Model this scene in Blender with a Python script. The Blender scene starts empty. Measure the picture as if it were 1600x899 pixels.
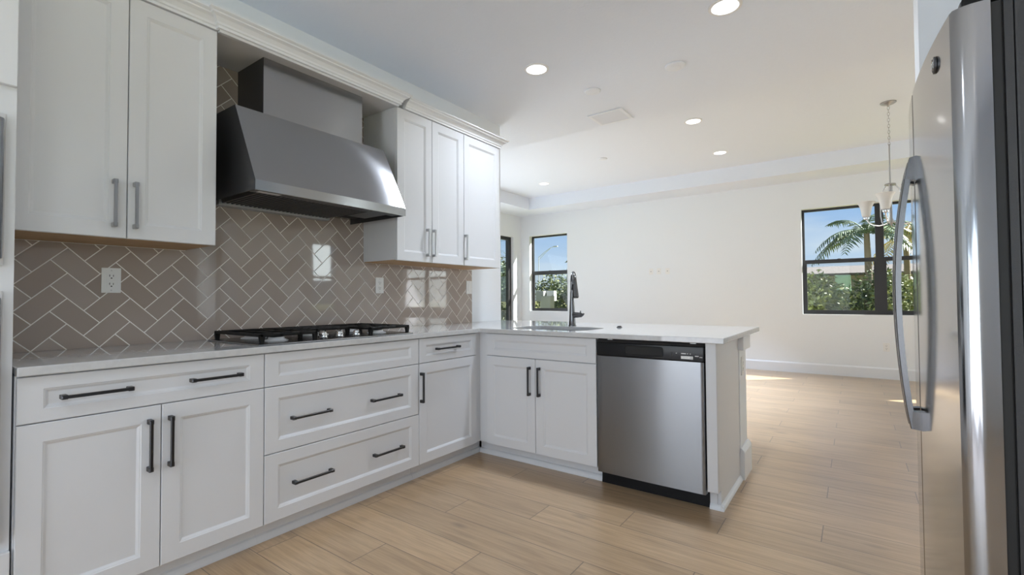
import bpy, bmesh, math, random
from mathutils import Vector, Matrix
random.seed(7)
C = bpy.context.scene.collection
SC = bpy.context.scene
PI = math.pi

# ------------------------------------------------------------------ camera
cd = bpy.data.cameras.new('camera'); cam = bpy.data.objects.new('camera', cd); C.objects.link(cam)
Rv = Vector((0.81078, 0.58532, -0.00638)); Fv = Vector((-0.58507, 0.81064, 0.02341))
Fv.normalize(); Rv = (Rv - Fv * Rv.dot(Fv)).normalized(); Uv = Rv.cross(Fv)
M = Matrix((Rv, Uv, -Fv)).transposed().to_4x4(); M.translation = (2.8212, 0.0, 1.1253)
cam.matrix_world = M
cd.sensor_width = 36; cd.lens = 36 * 738.9 / 1600; cd.clip_start = 0.02; cd.clip_end = 400
SC.camera = cam

# ------------------------------------------------------------------ colour, world, sun, daylight
SC.view_settings.view_transform = 'Standard'; SC.view_settings.look = 'None'
SC.view_settings.gamma = 1; SC.view_settings.use_curve_mapping = False
SC.view_settings.exposure = 0.0
SC.cycles.use_denoising = True
SC.cycles.max_bounces = 14; SC.cycles.diffuse_bounces = 7; SC.cycles.glossy_bounces = 5
SC.cycles.transparent_max_bounces = 12
SC.cycles.sample_clamp_indirect = 6.0
SC.cycles.caustics_reflective = False; SC.cycles.caustics_refractive = False
KITCHEN_W, LIVING_W, BACK_W, SLIDER_W, WIN_W, SUN_W, REAR_W, SIDE_W = 13.0, 31.0, 5.0, 80.0, 16.0, 32.0, 88.0, 23.0

LAMP_COL = (0.81, 0.885, 1.0); LIVING_COL = (0.63, 0.755, 1.0)
W = bpy.data.worlds.new('sky'); SC.world = W; W.use_nodes = True
nt = W.node_tree; nt.nodes.clear()
def wn(t): return nt.nodes.new(t)
tc = wn('ShaderNodeTexCoord'); sx = wn('ShaderNodeSeparateXYZ'); rp = wn('ShaderNodeValToRGB')
nz = wn('ShaderNodeTexNoise'); nz.inputs['Scale'].default_value = 3.2; nz.inputs['Detail'].default_value = 5
mp = wn('ShaderNodeMapping'); mp.inputs['Scale'].default_value = (1, 1, 5)
cr = wn('ShaderNodeValToRGB'); mx = wn('ShaderNodeMixRGB'); bg = wn('ShaderNodeBackground'); ow = wn('ShaderNodeOutputWorld')
rp.color_ramp.elements[0].position = 0.0; rp.color_ramp.elements[0].color = (0.74, 0.84, 0.97, 1)
rp.color_ramp.elements[1].position = 0.6; rp.color_ramp.elements[1].color = (0.16, 0.34, 0.80, 1)
e = rp.color_ramp.elements.new(0.16); e.color = (0.36, 0.56, 0.92, 1)
cr.color_ramp.elements[0].position = 0.52; cr.color_ramp.elements[1].position = 0.75
mx.inputs[2].default_value = (0.86, 0.9, 0.97, 1)
nt.links.new(tc.outputs['Generated'], sx.inputs[0]); nt.links.new(sx.outputs['Z'], rp.inputs[0])
nt.links.new(tc.outputs['Generated'], mp.inputs[0]); nt.links.new(mp.outputs[0], nz.inputs['Vector'])
nt.links.new(nz.outputs[0], cr.inputs[0])
ml = wn('ShaderNodeMath'); ml.operation = 'MULTIPLY'; ml.inputs[1].default_value = 0.6
nt.links.new(cr.outputs[0], ml.inputs[0]); nt.links.new(ml.outputs[0], mx.inputs[0])
nt.links.new(rp.outputs[0], mx.inputs[1]); nt.links.new(mx.outputs[0], bg.inputs[0])
bg.inputs[1].default_value = 1.0; nt.links.new(bg.outputs[0], ow.inputs[0])

def light(name, kind, loc, direction, energy, size=None, sizey=None, color=(1, 1, 1), parent=None, shape='RECTANGLE', spread=None):
    l = bpy.data.lights.new(name, kind); o = bpy.data.objects.new(name, l); C.objects.link(o)
    l.energy = energy; l.color = color
    if kind == 'AREA':
        l.shape = shape; l.size = size
        if sizey: l.size_y = sizey
        if spread: l.spread = spread
    o.rotation_euler = Vector(direction).to_track_quat('-Z', 'Y').to_euler(); o.location = loc
    if parent: o.parent = parent; o.location = Vector(loc) - parent.location
    return o
s = light('sun', 'SUN', (20, 20, 20), (-0.89, -0.76, -1.0), SUN_W, color=(1.0, 0.97, 0.93)); s.data.angle = 0.009
# daylight entering at the glass door and at the window of the right wall
light('daylight_door', 'AREA', (-3.02, 5.5, 1.2), (1, -0.1, 0.4), SLIDER_W, 2.2, 2.2, (0.83, 0.885, 1.0))
light('daylight_rear_door', 'AREA', (1.42, -3.2, 1.2), (0, 1, 0.35), REAR_W, 2.6, 2.2, (0.885, 0.91, 1.0))
light('added_side_light', 'AREA', (4.2, -.95, 1.5), (-1, 0.12, 0.3), SIDE_W, 2.5, 1.5, (0.885, 0.91, 1.0))  # added with the side window, to brighten the backsplash
light('daylight_wide_window', 'AREA', (5.8, 8.40, 1.65), (-.15, -1, 0.1), 55.0, 1.45, 1.45, (0.94, 0.97, 1.0))
light('daylight_window', 'AREA', (7.3, 6.38, 2.00), (-1, 0, 0.05), WIN_W, .45, .85, (0.90, 0.95, 1.0))

# ------------------------------------------------------------------ materials
def mat(name, col, rough=0.5, metal=0.0, **kw):
    m = bpy.data.materials.new(name); m.use_nodes = True
    b = m.node_tree.nodes['Principled BSDF']
    b.inputs['Base Color'].default_value = (*col, 1); b.inputs['Roughness'].default_value = rough
    b.inputs['Metallic'].default_value = metal
    for k, v in kw.items(): b.inputs[k].default_value = v
    return m
def N(m, t, **kw):
    n = m.node_tree.nodes.new(t)
    for k, v in kw.items(): setattr(n, k, v)
    return n
def L(m, a, b): m.node_tree.links.new(a, b)
def bsdf(m): return m.node_tree.nodes['Principled BSDF']
def math_n(m, op, a, b=None):
    n = N(m, 'ShaderNodeMath', operation=op)
    for i, v in enumerate((a, b)):
        if v is None: continue
        if isinstance(v, (int, float)): n.inputs[i].default_value = v
        else: L(m, v, n.inputs[i])
    return n.outputs[0]
def noise_bump(m, scale, strength, dist=0.002, detail=3, mapscale=None):
    g = N(m, 'ShaderNodeNewGeometry'); n = N(m, 'ShaderNodeTexNoise'); n.inputs['Scale'].default_value = scale; n.inputs['Detail'].default_value = detail
    src = g.outputs['Position']
    if mapscale:
        mp = N(m, 'ShaderNodeMapping'); mp.inputs['Scale'].default_value = mapscale; L(m, src, mp.inputs[0]); src = mp.outputs[0]
    L(m, src, n.inputs['Vector'])
    b = N(m, 'ShaderNodeBump'); b.inputs['Strength'].default_value = strength; b.inputs['Distance'].default_value = dist
    L(m, n.outputs[0], b.inputs['Height']); L(m, b.outputs[0], bsdf(m).inputs['Normal'])
    return n
def noise_col(m, c1, c2, scale, detail=4, mapscale=None, p0=0.35, p1=0.65):
    g = N(m, 'ShaderNodeNewGeometry'); n = N(m, 'ShaderNodeTexNoise'); n.inputs['Scale'].default_value = scale; n.inputs['Detail'].default_value = detail
    src = g.outputs['Position']
    if mapscale:
        mp = N(m, 'ShaderNodeMapping'); mp.inputs['Scale'].default_value = mapscale; L(m, src, mp.inputs[0]); src = mp.outputs[0]
    L(m, src, n.inputs['Vector'])
    r = N(m, 'ShaderNodeValToRGB'); r.color_ramp.elements[0].position = p0; r.color_ramp.elements[1].position = p1
    r.color_ramp.elements[0].color = (*c1, 1); r.color_ramp.elements[1].color = (*c2, 1)
    L(m, n.outputs[0], r.inputs[0]); L(m, r.outputs[0], bsdf(m).inputs['Base Color'])
    return r

M_wall = mat('wall_paint', (0.81, 0.84, 0.875), 0.7); noise_bump(M_wall, 90, 0.12)
M_ceil = mat('ceiling_paint', (0.80, 0.845, 0.92), 0.8); noise_bump(M_ceil, 55, 0.5, 0.004, 4)
M_trim = mat('trim_paint', (0.795, 0.815, 0.845), 0.4)
M_cab = mat('cabinet_paint', (0.70, 0.712, 0.735), 0.38); noise_bump(M_cab, 160, 0.04)
M_raw = mat('raw_plywood', (0.46, 0.29, 0.15), 0.6); noise_col(M_raw, (0.42, 0.26, 0.13), (0.52, 0.34, 0.18), 8, 4, (8, 1, 8))
M_nickel = mat('brushed_nickel', (0.42, 0.42, 0.43), 0.28, 1.0)
M_darkened = mat('darkened_metal', (0.07, 0.07, 0.073), 0.34, 1.0)  # base pulls are brushed nickel; their dark reflections are put into this colour
M_chrome = mat('polished_chrome', (0.75, 0.75, 0.76), 0.1, 1.0)
M_black = mat('black_plastic', (0.008, 0.008, 0.009), 0.35, **{'Specular IOR Level': 0.2})
M_gloss_black = mat('glossy_black', (0.010, 0.010, 0.011), 0.2, **{'Specular IOR Level': 0.25})
M_gap = mat('dark_gap', (0.02, 0.02, 0.02), 0.8)
M_iron = mat('cast_iron', (0.010, 0.0095, 0.009), 0.5, **{'Specular IOR Level': 0.2}); noise_bump(M_iron, 300, 0.1)
M_white_plastic = mat('white_plastic', (0.82, 0.82, 0.81), 0.35)
M_slot = mat('slot_dark', (0.05, 0.05, 0.05), 0.6)
M_case = mat('charcoal_case', (0.035, 0.035, 0.037), 0.45); noise_bump(M_case, 500, 0.25)
M_gasket = mat('gasket_rubber', (0.015, 0.015, 0.015), 0.6)
M_winframe = mat('bronze_window_frame', (0.018, 0.017, 0.018), 0.4)
M_label = mat('label_grey', (0.62, 0.62, 0.63), 0.4)
M_frost = mat('frosted_glass', (0.93, 0.92, 0.90), 0.35, **{'Transmission Weight': 0.15})
def steel(name, col, rough, aniso=0.8, wav=0.0, radial='Z'):
    m = mat(name, col, rough, 1.0, Anisotropic=aniso, **{'Anisotropic Rotation': 0.25})
    t = N(m, 'ShaderNodeTangent', direction_type='RADIAL', axis=radial); L(m, t.outputs[0], bsdf(m).inputs['Tangent'])
    if wav: noise_bump(m, 2.2, wav, 0.02, 1)
    return m
M_steel = steel('stainless_steel', (0.35, 0.355, 0.365), 0.19, 0.9)
M_steel_dw = steel('stainless_steel_front', (0.235, 0.24, 0.25), 0.22, 0.9, 0.10)
M_steel_fr = steel('stainless_steel_fridge', (0.37, 0.372, 0.38), 0.12, 0.5)
M_sink = mat('sink_steel', (0.55, 0.55, 0.56), 0.35, 1.0)
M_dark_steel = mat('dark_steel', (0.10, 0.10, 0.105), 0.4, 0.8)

M_quartz = mat('white_quartz', (0.62, 0.62, 0.625), 0.03, **{'Specular IOR Level': 0.65})
r_ = noise_col(M_quartz, (0.56, 0.565, 0.57), (0.60, 0.605, 0.61), 45, 8, (1, 1, 1), 0.36, 0.6)
M_tile = mat('glazed_tile', (0.30, 0.245, 0.21), 0.035)
def tile_mat():
    m = M_tile; o = N(m, 'ShaderNodeNewGeometry'); r = N(m, 'ShaderNodeValToRGB')
    r.color_ramp.elements[0].color = (0.37, 0.305, 0.262, 1); r.color_ramp.elements[1].color = (0.43, 0.37, 0.33, 1)
    L(m, o.outputs['Random Per Island'], r.inputs[0]); L(m, r.outputs[0], bsdf(m).inputs['Base Color'])
tile_mat()
M_grout = mat('pale_grout', (0.88, 0.85, 0.82), 0.8)

def floor_mat():
    m = mat('oak_plank_floor', (0.4, 0.3, 0.2), 0.36, **{'Coat Weight': 0.7, 'Coat Roughness': 0.28, 'Coat IOR': 1.6})
    g = N(m, 'ShaderNodeNewGeometry'); s = N(m, 'ShaderNodeSeparateXYZ'); L(m, g.outputs['Position'], s.inputs[0])
    yy = math_n(m, 'DIVIDE', math_n(m, 'SUBTRACT', s.outputs['Y'], 2.606), 0.1935)
    row = math_n(m, 'FLOOR', yy)
    rm = math_n(m, 'FLOORED_MODULO', row, 3.0)
    xx = math_n(m, 'DIVIDE', math_n(m, 'SUBTRACT', math_n(m, 'SUBTRACT', s.outputs['X'], 1.46), math_n(m, 'MULTIPLY', rm, 0.4067)), 1.22)
    col = math_n(m, 'FLOOR', xx)
    fy = math_n(m, 'FRACT', yy); fx = math_n(m, 'FRACT', xx)
    cv = N(m, 'ShaderNodeCombineXYZ'); L(m, row, cv.inputs[0]); L(m, col, cv.inputs[1])
    wn_ = N(m, 'ShaderNodeTexWhiteNoise'); L(m, cv.outputs[0], wn_.inputs['Vector'])
    off = N(m, 'ShaderNodeVectorMath', operation='SCALE'); L(m, wn_.outputs['Color'], off.inputs[0]); off.inputs['Scale'].default_value = 30
    add = N(m, 'ShaderNodeVectorMath', operation='ADD'); L(m, g.outputs['Position'], add.inputs[0]); L(m, off.outputs[0], add.inputs[1])
    mp = N(m, 'ShaderNodeMapping'); mp.inputs['Scale'].default_value = (1.1, 13, 1); L(m, add.outputs[0], mp.inputs[0])
    n1 = N(m, 'ShaderNodeTexNoise'); n1.inputs['Scale'].default_value = 2.2; n1.inputs['Detail'].default_value = 7; n1.inputs['Distortion'].default_value = 0.6
    L(m, mp.outputs[0], n1.inputs['Vector'])
    mp2 = N(m, 'ShaderNodeMapping'); mp2.inputs['Scale'].default_value = (2.2, 60, 1); L(m, add.outputs[0], mp2.inputs[0])
    n2 = N(m, 'ShaderNodeTexNoise'); n2.inputs['Scale'].default_value = 2.5; n2.inputs['Detail'].default_value = 4; L(m, mp2.outputs[0], n2.inputs['Vector'])
    r1 = N(m, 'ShaderNodeValToRGB'); L(m, n1.outputs[0], r1.inputs[0])
    E_ = r1.color_ramp.elements; E_[0].position = 0.25; E_[0].color = (0.36, 0.235, 0.128, 1); E_[1].position = 0.72; E_[1].color = (0.55, 0.385, 0.230, 1)
    e = E_.new(0.47); e.color = (0.47, 0.322, 0.185, 1)
    hs = N(m, 'ShaderNodeHueSaturation'); L(m, r1.outputs[0], hs.inputs['Color'])
    L(m, math_n(m, 'ADD', 0.88, math_n(m, 'MULTIPLY', wn_.outputs['Value'], 0.22)), hs.inputs['Value'])
    mxx = N(m, 'ShaderNodeMixRGB', blend_type='MULTIPLY'); mxx.inputs[0].default_value = 0.6; L(m, hs.outputs[0], mxx.inputs[1])
    r2 = N(m, 'ShaderNodeValToRGB'); r2.color_ramp.elements[0].position = 0.3; r2.color_ramp.elements[0].color = (0.70, 0.68, 0.65, 1); r2.color_ramp.elements[1].position = 0.6
    L(m, n2.outputs[0], r2.inputs[0]); L(m, r2.outputs[0], mxx.inputs[2])
    # knots
    vo = N(m, 'ShaderNodeTexVoronoi'); vo.inputs['Scale'].default_value = 2.6
    mp3 = N(m, 'ShaderNodeMapping'); mp3.inputs['Scale'].default_value = (0.6, 1.5, 1); L(m, add.outputs[0], mp3.inputs[0]); L(m, mp3.outputs[0], vo.inputs['Vector'])
    kn = N(m, 'ShaderNodeMapRange'); kn.inputs['From Min'].default_value = 0.0; kn.inputs['From Max'].default_value = 0.11; kn.inputs['To Min'].default_value = 0.7; kn.inputs['To Max'].default_value = 0.0
    L(m, vo.outputs['Distance'], kn.inputs['Value'])
    mk = N(m, 'ShaderNodeMixRGB'); L(m, kn.outputs[0], mk.inputs[0]); L(m, mxx.outputs[0], mk.inputs[1]); mk.inputs[2].default_value = (0.13, 0.085, 0.055, 1)
    # seams between boards
    gy = math_n(m, 'LESS_THAN', math_n(m, 'MINIMUM', fy, math_n(m, 'SUBTRACT', 1.0, fy)), 0.010)
    gx = math_n(m, 'LESS_THAN', math_n(m, 'MINIMUM', fx, math_n(m, 'SUBTRACT', 1.0, fx)), 0.0018)
    gm = math_n(m, 'MULTIPLY', math_n(m, 'MAXIMUM', gy, gx), 0.8)
    mg = N(m, 'ShaderNodeMixRGB'); L(m, gm, mg.inputs[0]); L(m, mk.outputs[0], mg.inputs[1]); mg.inputs[2].default_value = (0.10, 0.07, 0.05, 1)
    L(m, mg.outputs[0], bsdf(m).inputs['Base Color'])
    b = N(m, 'ShaderNodeBump'); b.inputs['Strength'].default_value = 0.12; b.inputs['Distance'].default_value = 0.001
    L(m, math_n(m, 'SUBTRACT', n2.outputs[0], gm), b.inputs['Height']); L(m, b.outputs[0], bsdf(m).inputs['Normal'])
    return m
M_floor = floor_mat()
def glass_mat():
    m = bpy.data.materials.new('window_glass'); m.use_nodes = True; m.node_tree.nodes.clear()
    o = N(m, 'ShaderNodeOutputMaterial'); t = N(m, 'ShaderNodeBsdfTransparent'); t.inputs[0].default_value = (0.93, 0.96, 0.94, 1)
    g = N(m, 'ShaderNodeBsdfGlossy'); g.inputs['Roughness'].default_value = 0.02
    f = N(m, 'ShaderNodeFresnel'); f.inputs[0].default_value = 1.45; mi = N(m, 'ShaderNodeMixShader')
    L(m, math_n(m, 'MULTIPLY', f.outputs[0], 0.3), mi.inputs[0]); L(m, t.outputs[0], mi.inputs[1]); L(m, g.outputs[0], mi.inputs[2]); L(m, mi.outputs[0], o.inputs[0])
    return m
M_glass = glass_mat()
def screen_mat():
    m = bpy.data.materials.new('insect_screen_glass'); m.use_nodes = True; m.node_tree.nodes.clear()
    o = N(m, 'ShaderNodeOutputMaterial'); t = N(m, 'ShaderNodeBsdfTransparent'); t.inputs[0].default_value = (0.84, 0.86, 0.84, 1)
    g = N(m, 'ShaderNodeBsdfGlossy'); g.inputs['Roughness'].default_value = 0.02
    f = N(m, 'ShaderNodeFresnel'); f.inputs[0].default_value = 1.45; mi = N(m, 'ShaderNodeMixShader')
    L(m, math_n(m, 'MULTIPLY', f.outputs[0], 0.3), mi.inputs[0]); L(m, t.outputs[0], mi.inputs[1]); L(m, g.outputs[0], mi.inputs[2]); L(m, mi.outputs[0], o.inputs[0])
    return m
M_screen = screen_mat()
def emit(name, col, st):
    m = mat(name, (0.9, 0.9, 0.9), 0.5); bsdf(m).inputs['Emission Color'].default_value = (*col, 1); bsdf(m).inputs['Emission Strength'].default_value = st
    return m
M_lens = emit('lit_diffuser', (1, 0.99, 0.97), 3.0)
def leafmat(name, c1, c2):
    m = mat(name, c1, 0.55); g = N(m, 'ShaderNodeNewGeometry'); r = N(m, 'ShaderNodeValToRGB')
    r.color_ramp.elements[0].color = (*c1, 1); r.color_ramp.elements[1].color = (*c2, 1)
    L(m, g.outputs['Random Per Island'], r.inputs[0]); L(m, r.outputs[0], bsdf(m).inputs['Base Color'])
    return m
M_leaf = leafmat('hedge_leaves', (0.05, 0.085, 0.03), (0.27, 0.29, 0.11))
M_leaf2 = leafmat('dark_leaves', (0.03, 0.055, 0.025), (0.12, 0.16, 0.06))
M_leaf3 = leafmat('lime_leaves', (0.16, 0.20, 0.06), (0.36, 0.40, 0.14))
M_palm = leafmat('palm_leaflets', (0.035, 0.065, 0.035), (0.11, 0.16, 0.07))
M_palm_dry = leafmat('dry_palm_leaflets', (0.40, 0.28, 0.06), (0.55, 0.42, 0.10))
M_bark = mat('grey_bark', (0.19, 0.15, 0.115), 0.9); noise_bump(M_bark, 30, 0.6, 0.02)
M_lawn = mat('lawn_grass', (0.2, 0.25, 0.05), 0.9); noise_col(M_lawn, (0.115, 0.135, 0.03), (0.22, 0.205, 0.055), 2.5, 6)
M_concrete = mat('pale_concrete', (0.62, 0.60, 0.57), 0.8); noise_col(M_concrete, (0.56, 0.54, 0.52), (0.68, 0.66, 0.63), 6, 5)
M_green_wall = mat('pale_green_stucco', (0.36, 0.52, 0.38), 0.8)
M_shingle = mat('roof_shingle', (0.25, 0.21, 0.20), 0.9); noise_col(M_shingle, (0.07, 0.058, 0.056), (0.11, 0.092, 0.088), 14, 3, (1, 1, 6))
M_galv = mat('galvanised_steel', (0.45, 0.46, 0.47), 0.45, 0.6)
M_util = mat('utility_box_grey', (0.34, 0.34, 0.335), 0.6)
M_orange = mat('orange_plastic', (0.6, 0.2, 0.07), 0.6)
M_soil = mat('house_stucco', (0.30, 0.265, 0.24), 0.8)

# ------------------------------------------------------------------ helpers
class MB:
    def __init__(s): s.bm = bmesh.new()
    def quad(s, pts): return s.bm.faces.new([s.bm.verts.new(p) for p in pts])
    def box(s, x0, x1, y0, y1, z0, z1, bev=0.0, seg=2):
        b = bmesh.new(); bmesh.ops.create_cube(b, size=1)
        for v in b.verts: v.co = Vector(((x0 + x1) / 2 + v.co.x * (x1 - x0), (y0 + y1) / 2 + v.co.y * (y1 - y0), (z0 + z1) / 2 + v.co.z * (z1 - z0)))
        if bev: bmesh.ops.bevel(b, geom=b.edges[:], offset=bev, segments=seg, affect='EDGES', profile=0.6)
        s.merge(b)
    def merge(s, b):
        mp = {v: s.bm.verts.new(v.co) for v in b.verts}
        for f in b.faces:
            try: s.bm.faces.new([mp[v] for v in f.verts])
            except ValueError: pass
        b.free()
    def loft(s, rings, closed=True, cap=True):
        R_ = [[s.bm.verts.new(p) for p in r] for r in rings]
        n = len(R_[0])
        for a, b in zip(R_, R_[1:]):
            for i in range(n if closed else n - 1):
                s.bm.faces.new((a[i], a[(i + 1) % n], b[(i + 1) % n], b[i]))
        if cap and closed:
            s.bm.faces.new(R_[0][::-1]); s.bm.faces.new(R_[-1])
    def tube(s, pts, rad, seg=10, flat=None, cap=True):
        pts = [Vector(p) for p in pts]; rad = rad if isinstance(rad, (list, tuple)) else [rad] * len(pts)
        t0 = (pts[1] - pts[0]).normalized(); up = Vector((0, 0, 1)) if abs(t0.z) < 0.9 else Vector((1, 0, 0))
        a = t0.cross(up).normalized(); rings = []
        for i, p in enumerate(pts):
            t = (pts[min(i + 1, len(pts) - 1)] - pts[max(i - 1, 0)]).normalized()
            a = (a - t * a.dot(t)).normalized(); b = t.cross(a)
            rings.append([p + (a * math.cos(2 * PI * k / seg) + b * math.sin(2 * PI * k / seg) * (flat or 1)) * rad[i] for k in range(seg)])
        s.loft(rings, True, cap)
    def lathe(s, prof, c=(0, 0, 0), seg=24, axis='z', cap=True):
        rings = []
        for r, h in prof:
            ring = []
            for k in range(seg):
                x, y = r * math.cos(2 * PI * k / seg), r * math.sin(2 * PI * k / seg)
                p = {'z': (x, y, h), 'x': (h, x, y), 'y': (x, h, y)}[axis]
                ring.append(Vector(c) + Vector(p))
            rings.append(ring)
        s.loft(rings, True, cap)
    def prism(s, poly, axis, a0, a1):
        def P(u, v, a): return {'x': (a, u, v), 'y': (u, a, v), 'z': (u, v, a)}[axis]
        s.loft([[P(u, v, a0) for u, v in poly], [P(u, v, a1) for u, v in poly]])
    def build(s, name, material, parent=None, smooth=None, mats=None):
        bm = s.bm
        bmesh.ops.recalc_face_normals(bm, faces=bm.faces[:])
        off = Vector((0, 0, 0))
        if parent is not None:
            r = parent
            while r.parent: r = r.parent
            off = r.location.copy()
        elif len(bm.verts):
            xs = [v.co.x for v in bm.verts]; ys = [v.co.y for v in bm.verts]; zs = [v.co.z for v in bm.verts]
            off = Vector(((min(xs) + max(xs)) / 2, (min(ys) + max(ys)) / 2, min(zs)))
        for v in bm.verts: v.co -= off
        if parent is not None and parent.parent is None: pass
        me = bpy.data.meshes.new(name); bm.to_mesh(me); bm.free()
        for mm in (mats or [material]): me.materials.append(mm)
        o = bpy.data.objects.new(name, me); C.objects.link(o)
        if parent is not None:
            o.parent = parent
            if parent.parent is None and parent.type == 'MESH': pass
        else: o.location = off
        if smooth:
            for p in me.polygons: p.use_smooth = True
            md = o.modifiers.new('edges', 'EDGE_SPLIT'); md.split_angle = math.radians(smooth)
        return o
def tag(o, label=None, cat=None, group=None, kind=None):
    if label: o['label'] = label
    if cat: o['category'] = cat
    if group: o['group'] = group
    if kind: o['kind'] = kind
    return o
def thing(name, label, cat, loc, group=None):
    o = bpy.data.objects.new(name, None); C.objects.link(o); o.location = loc; o.empty_display_size = 0.1
    return tag(o, label, cat, group)
def struct(o): o['kind'] = 'structure'; return o
def copy_tree(o, parent=None):
    c = o.copy(); C.objects.link(c)
    if parent is not None: c.parent = parent
    for ch in list(o.children): copy_tree(ch, c)
    return c

# ------------------------------------------------------------------ room shell
ZC, ZT, YF, XL, XR = 2.842, 3.064, 8.194, -2.843, 7.0
YK = 4.352           # near edge of the raised ceiling
m = MB(); m.box(XL - .15, XR + .15, -3.15, YF + .15, -0.12, 0); struct(m.build('floor', M_floor))
m = MB()
tx0, tx1, ty0, ty1 = -2.235, 6.4, YK, 7.589
for a in ((XL - .15, XR + .15, -3.15, ty0), (XL - .15, XR + .15, ty1, YF + .15), (XL - .15, tx0, ty0, ty1), (tx1, XR + .15, ty0, ty1)):
    m.box(*a, ZC, ZC + .35)
m.box(tx0, tx1, ty0, ty1, ZT, ZC + .35)
struct(m.build('ceiling', M_ceil))
m = MB(); m.box(-.15, 0, -3, 3.72, 0, ZC); struct(m.build('wall_left', M_wall))
m = MB(); m.box(XL, -.15, 3.57, 3.72, 0, ZC); struct(m.build('wall_partition', M_wall))
def wall_open(name, axis, c0, c1, a0, a1, openings):
    m = MB(); cur = a0
    def bx(p, q, z0, z1):
        if q - p < 1e-4 or z1 - z0 < 1e-4: return
        if axis == 'y': m.box(p, q, c0, c1, z0, z1)
        else: m.box(c0, c1, p, q, z0, z1)
    for (p, q, z0, z1) in openings:
        bx(cur, p, 0, ZC); bx(p, q, 0, z0); bx(p, q, z1, ZC); cur = q
    bx(cur, a1, 0, ZC)
    return struct(m.build(name, M_wall))
WZ0, WZ1 = 0.868, 2.420
W1, W2, W4 = (-2.635, -1.745), (2.212, 4.03), (5.05, 6.55)
wall_open('wall_far', 'y', YF, YF + .15, XL - .15, XR + .15, [(*W1, WZ0, WZ1), (*W2, WZ0, WZ1), (*W4, WZ0, WZ1)])
wall_open('wall_side', 'x', XL - .15, XL, 3.57, YF, [(4.3, 7.90, 0.0, 2.39)])
wall_open('wall_right', 'x', XR, XR + .15, 2.45, YF, [(5.95, 6.62, WZ0, WZ1)])
m = MB(); m.box(3.05, XR, 2.45, 2.60, 0, ZC); struct(m.build('wall_alcove', M_wall))
wall_open('wall_kitchen_side', 'x', 3.92, 4.07, -3, 2.45, [(-2.25, .35, .7, 2.3)])
wall_open('wall_back', 'y', -3.15, -3, 0, 3.92, [(.06, 2.80, 0, 2.35)])
# unseen block added to keep sun off the right part of the far window
m = MB(); m.box(5.0, 5.3, 9.05, 9.89, -.15, 4.7)
struct(m.build('sun_blocker', M_soil))
# baseboards
def base_prof(name, axis, a0, a1, c, sgn, h=0.15):
    m = MB(); t = 0.016
    pr = [(c, 0), (c + sgn * t, 0), (c + sgn * t, h - .02), (c + sgn * (t - .006), h - .008), (c + sgn * .004, h), (c, h)]
    m.prism(pr, axis, a0, a1); return struct(m.build(name, M_trim))
base_prof('baseboard_far', 'x', XL, XR, YF, -1, 0.152)
base_prof('baseboard_side', 'y', 7.9, YF, XL, 1, 0.152)
base_prof('baseboard_right', 'y', 2.6, YF, XR, -1, 0.152)
base_prof('baseboard_partition', 'x', XL, 0, 3.72, 1, 0.152)
base_prof('baseboard_alcove', 'x', 3.05, XR, 2.60, 1, 0.152)

# windows (dark bronze single-hung) on the far wall
def win(name, x0, x1, lights, rail0, rail1):
    f = MB(); y0, y1 = YF + .095, YF + .14; fw = .032
    f.box(x0, x1, y0, y1, WZ0, WZ0 + .028); f.box(x0, x1, y0, y1, WZ1 - fw, WZ1)
    f.box(x0, x0 + fw, y0, y1, WZ0 + .028, WZ1 - fw); f.box(x1 - fw, x1, y0, y1, WZ0 + .028, WZ1 - fw)
    xs = [x0 + fw] + [v for ab in lights for v in ab] + [x1 - fw]
    for a, b in lights: f.box(a, b, y0 - .01, y1, WZ0 + .028, WZ1 - fw)
    o = struct(f.build(name, M_winframe))
    bays = list(zip(xs[0::2], xs[1::2]))
    for (a, b) in bays:
        r = MB(); r.box(a, b, y0 - .012, y1 - .012, rail0, rail1, .004)
        r.box(a, a + .022, y0 - .006, y1 - .016, WZ0 + .028, rail0); r.box(b - .022, b, y0 - .006, y1 - .016, WZ0 + .028, rail0)
        r.box(a + .022, b - .022, y0 - .006, y1 - .016, WZ0 + .028, WZ0 + .058)
        r.box((a + b) / 2 - .02, (a + b) / 2 + .02, y0 - .024, y0 - .012, rail1 - .01, rail1 + .004, .002)
        child(r.build('sash', M_winframe, o), o)
        g = MB(); g.box(a, b, y0 + .020, y0 + .024, rail1, WZ1 - fw); child(g.build('upper_pane', M_glass, o), o)
        g = MB(); g.box(a + .022, b - .022, y0 + .012, y0 + .016, WZ0 + .058, rail0); child(g.build('lower_pane', M_screen, o), o)
    return o
def child(c, p):
    # meshes are stored relative to the root's location
    c['kind'] = 'structure'; return c
win('window_1', *W1, [], 1.612, 1.690)
win('window_2', *W2, [(3.082, 3.176)], 1.612, 1.668)
win('window_4', *W4, [(5.76, 5.84)], 1.612, 1.668)
# right wall window, three lights
f = MB(); x0, x1 = XR + .07, XR + .12; ya, yb = 5.95, 6.62
f.box(x0, x1, ya, yb, WZ0, WZ0 + .03); f.box(x0, x1, ya, yb, WZ1 - .03, WZ1)
for y in (ya, yb - .04): f.box(x0, x1, y, y + .04, WZ0 + .03, WZ1 - .03)
f.box(x0, x1, ya + .04, yb - .04, 1.61, 1.67)
o = struct(f.build('window_3', M_winframe))
g = MB(); g.box(x0 + .02, x0 + .024, ya, yb, WZ0 + .03, WZ1 - .03); child(g.build('pane', M_glass, o), o)
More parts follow.
